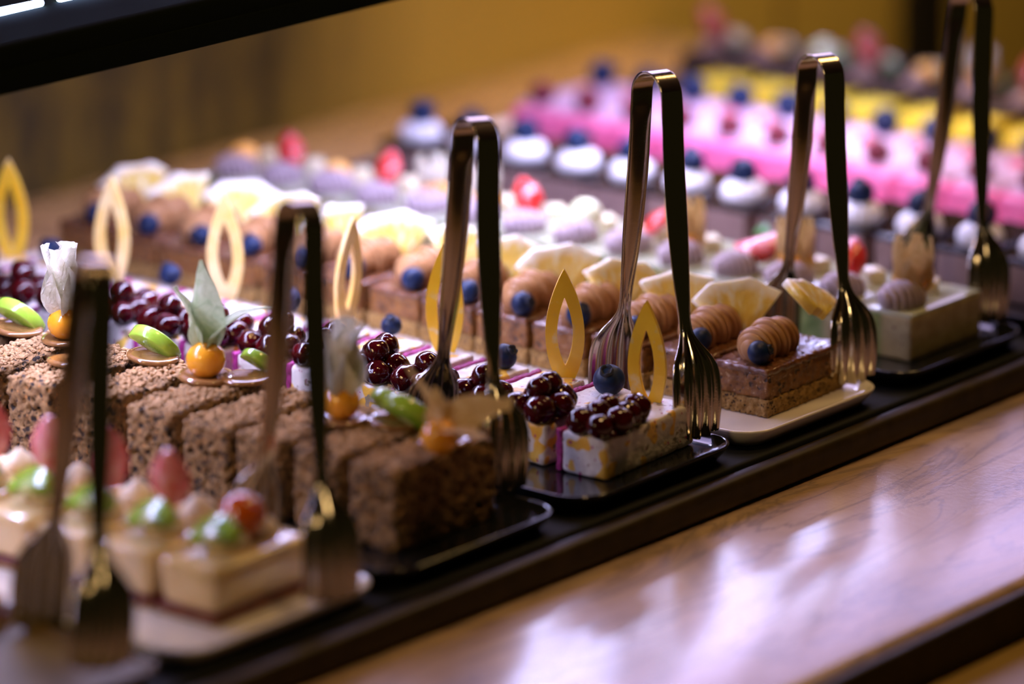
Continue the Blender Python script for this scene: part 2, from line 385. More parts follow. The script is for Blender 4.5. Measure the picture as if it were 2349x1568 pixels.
# counter: one long top with a rounded front edge, wood front below
ct=thing('buffet_counter','long tan marble buffet counter carrying all the cake trays','counter',(0,0,0))
obj('marble_top',MB().add(*rbox(-1.2,.915,-.158,.727,MZ-.03,MZ,.006,(30,14,2))).mesh('marble_top','marble'),ct)
obj('lower_ledge',MB().add(*rbox(-1.2,.915,-.25,-.165,MZ-.055,MZ-.022,.005,(20,3,2))).mesh('lower_ledge','apron'),ct)
obj('counter_front',MB().add(*box(-1.2,.915,-.235,.70,-.95,MZ-.0552)).mesh('counter_front','apron',False),ct)
obj('edge_strip',MB().add(*rbox(-1.2,.915,-.164,-.158,MZ-.03,MZ-.002,.0025,(20,1,2))).mesh('edge_strip','trimwood'),ct)

bd=thing('display_board','black display board under the cake trays with a brown front trim','board')
obj('board_top',MB().add(*rbox(-1.0,.88,.021,.565,MZ+.0002,-.0064,.003,(20,8,1))).mesh('board_top','blackmat'),bd)
obj('front_trim',MB().add(*rbox(-1.0,.88,.009,.0208,MZ+.0002,-.0072,.0050,(30,1,1))).mesh('front_trim','trimwood'),bd)

# overhead shelf with an LED strip under its front
sh=thing('overhead_shelf','black overhead shelf crossing the top left above the cakes','shelf',(0,0,0))
obj('shelf_panel',MB().add(*rbox(-1.1,1.35,.285,.47,.190,.207,.004,(20,3,1))).mesh('shelf_panel','darkmetal'),sh)
obj('front_lip',MB().add(*rbox(-1.1,1.35,.2845,.2885,.183,.195,.001,(20,1,1))).mesh('front_lip','darkmetal'),sh)
obj('led_strip',MB().add(*rbox(-.50,.62,.310,.322,.1865,.1898,.001,(10,1,1))).mesh('led_strip','led'),sh)
obj('underside_glow',MB().add(*rbox(-.50,.62,.326,.455,.1880,.1898,.0008,(10,2,1))).mesh('underside_glow','underglow'),sh)  # added glow in place of cake light bounced off the underside
obj('shelf_post',MB().add(*rbox(-1.08,-1.05,.37,.40,.205,1.6,.003,(1,1,1))).mesh('shelf_post','darkmetal'),sh)
obj('shelf_post',MB().add(*rbox(1.30,1.33,.37,.40,.205,1.6,.003,(1,1,1))).mesh('shelf_post','darkmetal'),sh)
tube=MB().add(*rbox(-.019,.019,-.0022,.0022,0,.0038,.0018,(6,1,1))).mesh('light_tube','tube')
tp=at(35,18,.209); tq=at(172,5,.209)
for i in range(-9,16):
    x=tp.x+i*.0485
    if x>1.2: break
    lab='bluish lit tube on the shelf top beyond the picture edge'
    if i==0: lab='bluish lit tube on the shelf, nearer the left picture edge'
    if i==1: lab='bluish lit tube on the shelf, right one of the visible two'
    o=obj('light_tube',tube,None,(x,max(.291,tp.y),.2068)); tag(o,lab,'light','lit tubes on the shelf')

# ================================================================== PLATES
def plate_mesh(name,x0,x1,y0,y1,mat,h=.0095):
    """shallow tray with rounded corners and a raised rim"""
    mb=MB(); cx,cy=(x0+x1)/2,(y0+y1)/2; hx,hy=(x1-x0)/2,(y1-y0)/2
    def ring(inset,z,rr):
        L=[];a,b=hx-inset,hy-inset;r=max(.001,rr-inset)
        for q,(sx,sy) in enumerate(((1,1),(-1,1),(-1,-1),(1,-1))):
            for k in range(9):
                t=PI/2*q+PI/2*k/8; L.append((cx+sx*(a-r)+r*math.cos(t),cy+sy*(b-r)+r*math.sin(t),z))
        return L
    rr=.018
    prof=[(.010,0),(.0065,.0004),(.0015,h*.62),(.0002,h*.86),(0,h*.95),(.0006,h),(.0016,h),(.0026,h*.93),(.0055,h*.70),(.0085,.0062),(.011,.0060)]
    V=[];Fc=[];n=36
    for ins,z in prof: V+=ring(ins,z,rr)
    for i in range(len(prof)-1):
        for k in range(n):
            a=i*n+k;b=i*n+(k+1)%n; Fc.append((a,b,b+n,a+n))
    Fc.append(tuple(range(n))[::-1]); Fc.append(tuple((len(prof)-1)*n+k for k in range(n)))
    return mb.add(V,Fc).mesh(name,mat)
PL=[(-3,-.470,-.352,'tanplate','tan tray at the lower left corner under the dark tongs'),
    (-2,-.343,-.213,'porcelain','white porcelain plate under the ivory glazed cakes, lower left'),
    (-1,-.208,-.082,'black','black tray under the brown crumb cakes'),
    (0,-.070,.058,'black','black tray under the cherry topped cakes'),
    (1,.066,.184,'porcelain','white porcelain plate under the pineapple cakes'),
    (2,.201,.322,'black','black tray under the pale green cakes with mauve swirls'),
    (3,.335,.450,'black','black tray under the chocolate cakes with white meringues'),
    (4,.462,.588,'porcelain','white plate under the long pink cakes'),
    (5,.6095,.6680,'black','black tray under the yellow custard cakes'),
    (6,.6705,.732,'black','black tray under the dark fruit cakes, furthest right and back')]
for k,x0,x1,mt,lab in PL:
    o=obj('serving_tray' if mt!='porcelain' else 'serving_plate',plate_mesh('serving_tray',x0,x1,.025,.556,mt),None,(0,0,-.006)); tag(o,lab,'plate','serving trays along the buffet')

# ================================================================== SHARED GARNISH MESHES
me_berry=MB().add(*ball(.0066,24,16,(1,1,.93))).mesh('blueberry','berry')
def calyx_mesh():
    mb=MB(); V=[];Fc=[];n=30
    for i,(r,z) in enumerate([(.0,.0054),(.0012,.0053),(.0018,.0062),(.0026,.0069),(.0030,.0058)]):
        for k in range(n):
            t=2*PI*k/n; zz_=z+(.0006*abs(math.cos(2.5*t)) if i in(2,3) else 0); V.append((r*math.cos(t),r*math.sin(t),zz_))
    for i in range(4):
        for k in range(n):
            a=i*n+k;b=i*n+(k+1)%n; Fc.append((a,b,b+n,a+n))
    return mb.add(V,Fc).mesh('crown','calyx')
me_calyx=calyx_mesh()
def blueberry(parent,loc,s=1.0,rot=None):
    rot=rot or (R.uniform(-1.3,1.3),R.uniform(-1.3,1.3),R.uniform(0,6))
    b=obj('blueberry',me_berry,parent,loc,rot,s); obj('crown',me_calyx,b); return b
def cherrymesh(seed):
    rr=random.Random(seed); o=rr.uniform(0,50)
    return MB().add(*ball(.0062,20,14,(1,1,.92),disp=lambda d:.10*N(d,1.6,o)-.12*math.exp(-((d.x-.4)**2+(d.y+.3)**2+(d.z-.85)**2)/.05))).mesh('cherry','cherry')
me_ch=[cherrymesh(i) for i in range(4)]
def glazemesh(seed):
    return MB().add(*ball(.0150,36,18,(1.05,.92,.22),disp=lambda d:.25*N(d,2.2,seed*5.1))).mesh('cherry_glaze','cherryglaze')
me_gl=[glazemesh(i) for i in range(3)]
def leaf_mesh():
    n=96; out=[];inn=[]
    H=.066;W=.0098
    def lens(t,H,W,zc,sh):
        # t 0..1 around: up right side then down left
        if t<.5: s=t*2; sx=1
        else: s=(1-t)*2; sx=-1
        w=W*(math.sin(PI*s**.92)**.85); return (sx*w,zc+H*(s-.5))
    for k in range(n):
        t=k/n; a,b=lens(t,H,W,H/2,0)
        if t<.06 or t>.94: a=(1 if t<.5 else -1)*max(abs(a),.0022)
        out.append((a,b)); inn.append(lens(t,H*.55,W*.40,H*.50,0))
    V,Fc=slab(out,.0026,hole=inn); 
    return MB().add(V,Fc).mesh('chocolate_leaf','leaf',False)
me_leaf=leaf_mesh(); me_leaflit=me_leaf.copy(); me_leaflit.materials[0]=M['leaflit']
def coil(name,spec,mat,amp=.2,n=30,slant=.0,pw=.6):
    """piped cream ribs along +x; spec: list of (x start, length, radius, rings) lobes"""
    mb=MB()
    for (x0,L,r,rings) in spec:
        m=rings*9; V=[];Fc=[]
        for i in range(m+1):
            s=i/m; base=r*(math.sin(PI*(.03+.93*s)**.95)**pw)
            g=abs(math.sin(PI*s*rings)); rad=base*(1-amp*(1-g)**2)
            for k in range(n):
                t=2*PI*k/n; z=rad*math.sin(t)
                V.append((x0+L*s+slant*z,rad*1.0*math.cos(t),max(-.001,z+r*.60)))
        for i in range(m):
            for k in range(n):
                a=i*n+k;b=i*n+(k+1)%n; Fc.append((a,b,b+n,a+n))
        Fc.append(tuple(range(n))[::-1]); Fc.append(tuple(m*n+k for k in range(n)))
        mb.add(V,Fc)
    return mb.mesh(name,mat)
me_pipe=[coil('piped_cream',[(-.002,.019,.0108,7),(.0105,.0195,.0120,7),(.0230,.018,.0106,7)],'toffeecream',.32,44,-.10,.85),
         coil('piped_cream',[(-.002,.0185,.0106,7),(.0100,.0200,.0118,7),(.0225,.019,.0108,7)],'toffeecream',.32,44,-.16,.8)]
me_coil=coil('piped_swirl',[(0,.0275,.0098,7)],'mauve',.42,34,-.15,.5)
def pine_mesh(seed,a0,ro=.0335,ri=.0085,th=.0062,a1=None):
    rr=random.Random(seed); n=26; a1=a1 or a0; V=[];Fc=[]
    rads=[0,.12,.5,.85,1.0]
    layers=[(-th/2*.75,.0006),(-th/2,.0),(0,-.0004),(th/2,.0),(th/2*.75,.0006)]
    pts=[]
    def rout(t): return ro*(1-.055*abs(math.sin(t*5.5+seed))-.01*rr.random())
    outer=[]
    for i in range(n+1):
        t=-a0+(a0+a1)*i/n; q=rout(t); outer.append((q*math.sin(t),q*math.cos(t)))
    inner=[(ri*math.sin(-a0+(a0+a1)*i/8),ri*math.cos(-a0+(a0+a1)*i/8)) for i in range(8,-1,-1)]
    ol=outer+inner
    cx=sum(p[0] for p in ol)/len(ol); cy=sum(p[1] for p in ol)/len(ol)
    N_=len(ol)
    for zc,ins in ((-th/2,.0011),(-th/2+.0009,0),(th/2-.0009,0),(th/2,.0011)):
        for (a,b) in ol:
            d=math.hypot(a-cx,b-cy); f=1-ins/d; V.append((cx+(a-cx)*f,cy+(b-cy)*f,zc+.0004*N((a,b,zc),150,seed)))
    # centre rings on both faces for fibres
    for i in range(3):
        for k in range(N_):
            j=(k+1)%N_; Fc.append((i*N_+k,i*N_+j,(i+1)*N_+j,(i+1)*N_+k))
    for base,sg in ((0,-1),(3*N_,1)):
        o=len(V)
        for f in (.66,.33):
            for k in range(N_):
                a,b,_=V[base+k]; V.append((cx+(a-cx)*f,cy+(b-cy)*f,sg*th/2+sg*.0006*N((a*f,b*f,0),260,seed)))
        V.append((cx,cy,sg*th/2))
        seq=[base,o,o+N_]
        for q in range(2):
            for k in range(N_):
                j=(k+1)%N_; fa=(seq[q]+k,seq[q+1]+k,seq[q+1]+j,seq[q]+j); Fc.append(fa if sg<0 else fa[::-1])
        for k in range(N_):
            j=(k+1)%N_; fa=(seq[2]+k,len(V)-1,seq[2]+j); Fc.append(fa if sg<0 else fa[::-1])
    return MB().add(V,Fc).mesh('pineapple_slice','pine')
me_pine=[pine_mesh(1,.66,.038,.009,.0075),pine_mesh(2,.72,.040,.009,.0075),pine_mesh(3,.60,.038,.009,.007)]
def petal(L,W,curl,az,tilt,tw=0.0,cup=.3,base=.001,zb=0.0,seed=0,tip=.0003,roll=0.0):
    """husk petal starting near the axis, rising and curling outward"""
    V=[];Fc=[];m,n=12,6
    for i in range(m+1):
        s=i/m; ang=tilt+curl*s
        if i==0: r_,z_=base,zb
        else: r_+=L/m*math.sin(ang); z_+=L/m*math.cos(ang)
        w=W*math.sin(PI*min(1,(s*.93+.07))**.75)**.8*(1-.25*s)+.0002
        if i==m: w=tip
        for k in range(n+1):
            q=(k/n*2-1); x=r_-cup*w*q*q*.9+ .0012*N((s*4,q*2,seed),1.3,seed); y=w*q+.0018*N((s*3,q,seed+5),1.1,seed+2)
            a=az+tw*s; zr=y*math.sin(roll); y*=math.cos(roll); V.append((x*math.cos(a)-y*math.sin(a),x*math.sin(a)+y*math.cos(a),z_+zr+.0010*N((s*5,q*3,seed+9),1.2,seed)))
    for i in range(m):
        for k in range(n):
            a=i*(n+1)+k; Fc.append((a,a+1,a+n+2,a+n+1))
    return V,Fc
def husk_mesh(pet,mat):
    mb=MB()
    for i,p in enumerate(pet): mb.add(*petal(seed=i*3.7,**p))
    return mb.mesh('husk',mat)
me_phys=MB().add(*ball(.0090,26,18,(1,1,.93),disp=lambda d:-.05*math.exp(-(1-d.z)/.02))).mesh('berry','physalis')
me_physred=MB().add(*ball(.0090,26,18,(1,1,.93))).mesh('berry','physred')
hk_up=husk_mesh([dict(L=.043,W=.0088,curl=.12,az=3.55,tilt=-.02,tw=-.25,cup=.5),dict(L=.032,W=.0080,curl=.35,az=2.1,tilt=.22,cup=.5,tip=.002),dict(L=.037,W=.0075,curl=1.25,az=5.45,tilt=.30,cup=.4),dict(L=.030,W=.0075,curl=.4,az=.6,tilt=.15,cup=.5)],'huskgreen')
hk_white=husk_mesh([dict(L=.037,W=.0115,curl=-.05,az=a,tilt=t,tw=.1,cup=.7,tip=.004) for a,t in ((.3,.20),(1.6,.30),(2.9,.26),(4.2,.22),(5.4,.2))],'huskwhite')
hk_side=husk_mesh([dict(L=.034,W=.0110,curl=.15,az=-.88,tilt=1.12,cup=.25,tip=.004,roll=.85),dict(L=.033,W=.0085,curl=.25,az=2.35,tilt=.30,cup=.5,tip=.004),dict(L=.028,W=.009,curl=.4,az=-1.7,tilt=1.3,cup=.3),dict(L=.020,W=.007,curl=.3,az=.9,tilt=.5,cup=.4)],'husktan')
hk_cup=husk_mesh([dict(L=.034,W=.0115,curl=-1.15,az=a,tilt=.90,cup=.55,base=.001,zb=-.012,tip=.003) for a in (0,1.2,2.45,3.7,4.95)],'husktan')
hk_cupw=husk_mesh([dict(L=.028,W=.0100,curl=-1.15,az=a,tilt=.92,cup=.55,base=.001,zb=-.010,tip=.003) for a in (0,1.2,2.45,3.7,4.95)],'huskwhite')
me_disc=MB().add(*rev([(.001,0),(.0100,.0002),(.0122,.0012),(.0126,.0022),(.0118,.0032),(.0095,.0034),(.0070,.0027),(.001,.0025)],36)).mesh('caramel_disc','caramel')
def kiwi_mesh():
    # half slice: outline in local (x,y), thickness z; origin at core
    n=22; out=[(.0165*math.cos(PI*i/n)*(1-.02*abs(math.sin(i*1.7))),.0150*math.sin(PI*i/n)-.001) for i in range(n+1)]
    V,Fc=slab(out,.0058); V=[(b,c,a) for a,b,c in V]
    mb=MB(); 
    rings=[]; L=len(out); cx,cy=0,.006
    VV=[];FF=[]
    for z,f in ((-.0042,.92),(-.0034,1),(.0034,1),(.0042,.92)):
        for a,b in out: VV.append((cx+(a-cx)*f,cy+(b-cy)*f,z))
    for i in range(3):
        for k in range(L): j=(k+1)%L; FF.append((i*L+k,i*L+j,(i+1)*L+j,(i+1)*L+k))
    FF.append(tuple(range(L))[::-1]); FF.append(tuple(3*L+k for k in range(L)))
    return mb.add(VV,FF).mesh('kiwi_slice','kiwi')
me_kiwi=kiwi_mesh()
def basis(xa,ya):
    xa=Vector(xa).normalized(); ya=Vector(ya); ya=(ya-xa*ya.dot(xa)).normalized()
    return Matrix((xa,ya,xa.cross(ya))).transposed().to_euler()
KE=basis(rt*.84-zz*.50-fh*.15, -fh*.80+zz*.75)      # edge-on, curved rim toward the viewer
NK=Vector((-.66,.21,.71)).normalized(); XK=rt*.8-zz*.45; XK=(XK-NK*XK.dot(NK)).normalized()
KF=basis(XK,NK.cross(XK))    # lying, cut face up
def straw_mesh():
    # quarter strawberry, tip up, cut faces toward -x
    V=[];Fc=[];m,n=14,14
    for i in range(m+1):
        s=i/m; r=.0105*math.sin(PI*(s*.90+.06))**.7*(1-.35*s)
        z=.026*s
        for k in range(n+1):
            t=-PI*.42+PI*.84*k/n; V.append((r*math.cos(t)-.0006,r*math.sin(t),z))
    o=len(V)
    for i in range(m+1): V.append((-.0025,0,.026*i/m*.96+.0005))
    for i in range(m):
        for k in range(n): a=i*(n+1)+k; Fc.append((a,a+1,a+n+2,a+n+1))
        Fc.append((i*(n+1),(i+1)*(n+1),o+i+1,o+i)); Fc.append((i*(n+1)+n,o+i,o+i+1,(i+1)*(n+1)+n))
    Fc.append(tuple(range(n+1))[::-1]+(o,)); Fc.append(tuple(m*(n+1)+k for k in range(n+1))+(o+m,))
    return MB().add(V,Fc).mesh('strawberry_piece','straw')
me_straw=straw_mesh()
def dollop_mesh(mat,r=.010,h=.013,fl=0):
    f=(lambda t,s:1+.10*(abs(math.cos(fl*t/2))-.5)*(1-s*.5)) if fl else None
    prof=[(r*.85,0),(r,.12*h),(r*1.02,.28*h),(r*.92,.45*h),(r*.70,.62*h),(r*.42,.80*h),(r*.18,.94*h),(.0003,h)]
    return MB().add(*rev(prof,48 if fl else 24,flute=f)).mesh('cream_dollop',mat)
me_dollop=dollop_mesh('ivorycream')
def meringue_mesh():
    r=.0128;h=.0125; prof=[(r*.78,0),(r*.97,.10*h),(r*1.0,.32*h),(r*.97,.55*h),(r*.84,.78*h),(r*.60,.93*h),(r*.3,h),(.0004,h*1.0)]
    return MB().add(*rev(prof,72,flute=lambda t,s:1+.12*(abs(math.cos(9*t))**.7-.55)*(1-s*.6))).mesh('meringue','meringue')
me_mer=meringue_mesh()

# ================================================================== CHERRY CAKES (k=0)
def layer(name,x0,x1,y0,y1,z0,z1,r,mat,n,amp=0,fs=300,seed=0):
    d=(lambda p,nn:amp*fnoise(p,fs,seed)) if amp else None
    return MB().add(*rbox(x0,x1,y0,y1,z0,z1,r,n,d)).mesh(name,mat)
ch_body=[layer('cream_body',-.038,.038,-.015,.0118,0,.021,.0022,'fruitcream',(26,9,8),.0004,260,s) for s in (1,2,3)]
ch_purp=[layer('berry_sponge',-.0375,.037,.0120,.0155,0,.0212,.001,'purple',(40,2,12),.0005,500,s) for s in (1,2)]
G='cherry topped cakes in a row'
leafpos={0:(1493,918),2:(1297,862),4:(1025,805),6:(790,737),8:(525,680),10:(258,640),13:(30,588)}
bbpos={1:(1395,868,1.22),3:(1155,815,1.02),5:(897,745,.85),7:(660,685,1.0),9:(388,628,.95),12:(120,572,1.0)}
for i in range(14):
    cy=.0585+.0352*i if i else .0592
    if i in leafpos: dec='a light-paled chocolate leaf' if i in (6,8,10) else 'a yellow chocolate leaf'
    elif i in bbpos: dec='a blueberry behind the cherries'
    else: dec='cherries only'
    c=thing('cherry_cake','white fruit cream cake under cherries with %s, %s from the front'%(dec.replace(' behind the cherries',''),ORD[i]),'cake',(.008+R.uniform(-.002,.002),cy,TOP),R.uniform(-.03,.03) if i else .05,G)
    obj('cream_body',ch_body[i%3],c); obj('berry_sponge',ch_purp[i%2],c)
    zt=.0212; px=c.location
    gx=-.024
    sx=1.25 if i==0 else (1.0 if i in(1,4,7) else .72)
    obj('cherry_glaze',me_gl[i%3],c,(gx+.003,-.001,zt+.0012),(0,0,R.uniform(0,6)),(sx,.85,1))
    base=[(-.010,-.008),(.001,-.009),(-.009,.005),(.003,.005),(.011,-.004)]
    if i==0: base=[(-.012,-.010),(-.001,-.011),(-.011,.002),(.009,-.009),(.019,-.007),(.002,.001)]
    nb=0
    base=[(a_*1.12,b_*1.12) for a_,b_ in base]
    for (ax_,ay) in base[:R.choice((4,5)) if i else 6]:
        obj('cherry',me_ch[R.randrange(4)],c,(gx+ax_+R.uniform(-.0015,.0015),ay+R.uniform(-.001,.001),zt+.0058),(R.uniform(-.6,.6),R.uniform(-.6,.6),R.uniform(0,6)),R.uniform(1.08,1.3))
    for (ax_,ay) in [(-.004,-.003),(.006,-.001)][:R.choice((1,2)) if i else 2]:
        obj('cherry',me_ch[R.randrange(4)],c,(gx+ax_,ay,zt+.0142 - (.005 if i==0 else 0)),(R.uniform(-.6,.6),R.uniform(-.6,.6),R.uniform(0,6)),R.uniform(1.0,1.15))
    if i in leafpos:
        u,v=leafpos[i]; p=at(u,v,TOP+zt); 
        yaw={0:-.35,2:.0,4:-.2,6:.9,8:.0,10:-.25,13:-.1}[i]
        obj('chocolate_leaf',me_leaflit if i in (6,8,10) else me_leaf,c,(p.x-px.x,p.y-px.y,zt-(.0135 if i==0 else .0085)),(R.uniform(-.02,.02),R.uniform(-.10,.0),AZ+yaw-(c.rotation_euler[2])))
    if i in bbpos:
        u,v,s=bbpos[i]; p=at(u,v,TOP+zt+.0062*s); blueberry(c,(p.x-px.x,p.y-px.y,zt+.0058*s),s)

# ================================================================== PINEAPPLE CAKES (k=1)
pi_crust=[layer('crumb_base',-.0345,.0345,-.0177,.0177,0,.009,.001,'crust',(48,24,7),.0011,420,s) for s in (1,2)]
pi_fill=[layer('nut_filling',-.0338,.034,-.0168,.0168,.0088,.0225,.0015,'toffee',(44,20,10),.0010,330,s) for s in (4,5)]
pi_glz=[layer('sticky_glaze',-.0345,.0345,-.0172,.0172,.0212,.0246,.0014,'toffglaze',(44,20,2),.0009,330,s) for s in (6,7)]
G='pineapple cakes in a row'
from mathutils import Euler
for i in range(13):
    cy=.0622+.0382*i
    c=thing('pineapple_cake','brown nut cake with piped caramel cream, blueberry and pineapple, %s from the front'%ORD[i],'cake',(.1385+R.uniform(-.0015,.0015),cy,TOP),R.uniform(-.03,.03),G)
    obj('crumb_base',pi_crust[i%2],c); obj('nut_filling',pi_fill[i%2],c); obj('sticky_glaze',pi_glz[i%2],c)
    zt=.0245
    obj('piped_cream',me_pipe[i%2],c,(-.027,-.001,zt),(0,0,R.uniform(-.12,.12)))
    blueberry(c,(-.0275+R.uniform(-.001,.001),-.0085+R.uniform(-.002,.002),zt+.0062),.98+R.uniform(-.06,.06))
    # slice: local +y is the outer rim direction; stood leaning back over the cream
    if i==0: loc=(.002,.004,.0380); e=Matrix.Rotation(-.62,3,'Z')@Matrix.Rotation(1.02,3,'X')@Matrix.Rotation(1.5,3,'Z')
    if i==0:
        # lying slice, tipped down to the right
        xa=Vector((.80,-.38,-.46)).normalized(); nrm=Vector((-.35,-.25,.90)); nrm=(nrm-xa*nrm.dot(xa)).normalized(); ya=nrm.cross(xa)
        mt=Matrix((xa,ya,nrm)).transposed(); loc=Vector((.013,-.018,zt+.0155))
    else:
        yaw=R.uniform(-.1,.35); lean=R.uniform(.12,.32); roll=R.uniform(-.30,.25)
        # face toward the camera: normal ~ (-cosAZ,-sinAZ) tipped up
        nh=Vector((-math.cos(AZ+yaw+.05),-math.sin(AZ+yaw+.05),0)); nrm=(nh*math.cos(lean)+zz*math.sin(lean)).normalized()
        ya=(zz-nrm*zz.dot(nrm)).normalized(); xa=ya.cross(nrm)
        q=Matrix.Rotation(roll,3,nrm); ya=q@ya; xa=q@xa
        mt=Matrix((xa,ya,nrm)).transposed(); loc=Vector((.008,-.008,zt-.006))
    sl=obj('pineapple_slice',me_pine[i%3],c,loc,(0,0,0),(.78 if i==0 else .93)); sl.rotation_euler=mt.to_euler()

# ================================================================== GREEN CAKES (k=2)
gr_body=[layer('pistachio_body',-.034,.034,-.0170,.0170,0,.0235,.0012,'pist',(20,9,8),.0002,300,s) for s in (1,2)]
gr_top=layer('green_glaze',-.0338,.0338,-.0168,.0168,.0233,.0250,.0007,'pistglaze',(10,4,1))
G='pale green cakes in a row'
def strawberry(c,loc,rot,s=1.0):
    b=obj('strawberry_piece',me_straw,c,loc,rot,s); return b
def physalis(c,loc,husk,rot=(0,0,0),s=1.0,berry=None,br=(0,0,0)):
    b=obj('physalis',berry or me_phys,c,loc,rot,s); obj('husk',husk,b,(0,0,.004)); return b
me_grape=MB().add(*ball(.0098,24,16)).mesh('gooseberry','grape')
me_orange=MB().add(*ball(.0088,18,12,(1,1,.8),disp=lambda d:.12*N(d,2,3))).mesh('orange_piece','orangefruit')
me_cube=MB().add(*rbox(-.006,.006,-.005,.005,0,.008,.0015,(3,3,3),lambda p,n:.0005*fnoise(p,200))).mesh('fruit_cube','palefruit')
me_lf=MB().add(*petal(.014,.004,1.0,0,.6)).mesh('small_leaf','leafgreen')
gk=['husk','straw','phys','strawbig','physw','strawp','grape','straw','cupw','cupw','straw','orange','straw','orange','straw']
gl={'husk':'a tan papery physalis','straw':'a strawberry piece','phys':'an orange physalis','strawbig':'a large glazed strawberry','physw':'a tan physalis husk','strawp':'a pale strawberry piece','grape':'a round green gooseberry','cupw':'a cream coloured husk','orange':'an orange fruit piece'}
for i in range(14):
    cy=.0620+.0362*i; kd=gk[i]
    c=thing('pistachio_cake','pale green cake with mauve swirl and %s, %s from the front'%(gl[kd],ORD[i]),'cake',(.2675,cy,TOP),R.uniform(-.02,.02),G)
    obj('pistachio_body',gr_body[i%2],c); obj('green_glaze',gr_top,c); zt=.0248
    obj('piped_swirl',me_coil,c,(-.0335+R.uniform(-.001,.001),.004,zt-.0012),(0,0,R.uniform(-.12,.12)-.50),R.uniform(.94,1.04))
    L=(-.001,.003,zt+.006)
    if kd=='husk': physalis(c,(-.008,.000,zt+.0118),hk_cup,(0,0,.4),1.0)
    elif kd in('phys','physw'): physalis(c,(-.008,.003,zt+.0115),hk_cup,(0,.2,R.uniform(0,2)),.95)
    elif kd=='cupw': physalis(c,(-.008,.003,zt+.011),hk_cupw,(0,.1,R.uniform(0,2)),1.0)
    elif kd=='straw': strawberry(c,(-.007,.003,zt+.0055),(.3,-.75,3.5+R.uniform(-.4,.4)),1.0)
    elif kd=='strawp': strawberry(c,(-.004,-.001,zt+.004),(.1,-.9,2.2),1.05)
    elif kd=='strawbig':
        strawberry(c,(-.014,.003,zt+.0115),(0,1.3,-.9),1.35); obj('small_leaf',me_lf,c,(.012,.004,zt+.012),(0,0,.4))
    elif kd=='grape': obj('gooseberry',me_grape,c,(-.010,.000,zt+.0125),(2.2,.3,0),1.0)
    elif kd=='orange': obj('orange_piece',me_orange,c,(-.010,.003,zt+.009),(0,0,1))
    obj('fruit_cube',me_cube,c,(.012,.002,zt-.0003),(0,0,R.uniform(0,1.5)),1.0)

# ================================================================== CHOCOLATE CAKES (k=3)
cc_body=layer('chocolate_mousse',-.0355,.0355,-.0158,.0158,0,.0215,.001,'chocmousse',(6,3,3))
cc_top=[layer('chocolate_glaze',-.0363,.0363,-.0172,.0172,.0208,.0245,.0016,'chocglaze',(24,10,1),.0004,150,s) for s in (1,2)]
G='chocolate cakes in a row'
for i in range(12):
    cy=.0620+.0405*i
    c=thing('chocolate_cake','dark glazed chocolate cake with white meringue and blueberry, %s from the front'%ORD[i],'cake',(.403,cy,TOP),R.uniform(-.02,.02),G)
    obj('chocolate_mousse',cc_body,c); obj('chocolate_glaze',cc_top[i%2],c)
    obj('meringue',me_mer,c,(-.018,-.002,.0242),(0,0,R.uniform(0,1)))
    blueberry(c,(-.018+R.uniform(-.001,.001),-.002+R.uniform(-.002,.001),.0242+.0170),1.25)

# ================================================================== PINK CAKES (k=4)
pk_body=[layer('pink_mousse',-.045,.045,-.0176,.0176,0,.0265,.003,'pink',(20,8,7),.0005,160,s) for s in (1,2)]
pk_top=[layer('pale_cream_top',-.036,.044,-.0168,.0168,.0255,.0300,.0022,'pinktop',(20,8,1),.0006,140,s) for s in (3,4)]
me_rasp=MB().add(*ball(.0076,18,12,(1,1,1.0),disp=lambda d:.10*abs(math.sin(9*d.x))*abs(math.sin(9*d.y+2)))).mesh('raspberry','raspberry')
me_chunk=MB().add(*rbox(-.005,.005,-.004,.004,0,.005,.0015,(2,2,2))).mesh('jelly_chunk','pinkchunk')
G='pink cakes in a row'
for i in range(13):
    cy=.0600+.0362*i
    c=thing('pink_cake','pink mousse cake with raspberry and blueberry, %s from the front'%ORD[i],'cake',(.524,cy,TOP),R.uniform(-.01,.01),G)
    obj('pink_mousse',pk_body[i%2],c); obj('pale_cream_top',pk_top[i%2],c)
    obj('raspberry',me_rasp,c,(-.030,.003,.0350),(R.uniform(0,2),0,R.uniform(0,3)))
    blueberry(c,(.031,.003,.0375),1.35)
    obj('jelly_chunk',me_chunk,c,(.008+R.uniform(-.004,.004),R.uniform(-.006,.004),.0290),(0,0,R.uniform(0,3)))

# ================================================================== YELLOW CAKES (k=5)
yl_body=layer('yellow_custard',-.024,.024,-.0125,.0110,.004,.0265,.002,'yellow',(8,4,3),.0004,120,2)
yl_base=layer('dark_sponge',-.0245,.0245,-.0130,.0115,0,.0045,.001,'darksponge',(8,4,1))
yl_bk=layer('dark_glaze_strip',.008,.0235,-.0122,.0107,.0260,.0300,.0015,'darksponge',(6,4,1))
G='yellow custard cakes in a row'
for i in range(11):
    cy=.0620+.0405*i
    c=thing('custard_cake','bright yellow custard cake with dark back strip, %s from the front'%ORD[i],'cake',(.640,cy,TOP),R.uniform(-.03,.03),G)
    obj('yellow_custard',yl_body,c); obj('dark_sponge',yl_base,c); obj('dark_glaze_strip',yl_bk,c)

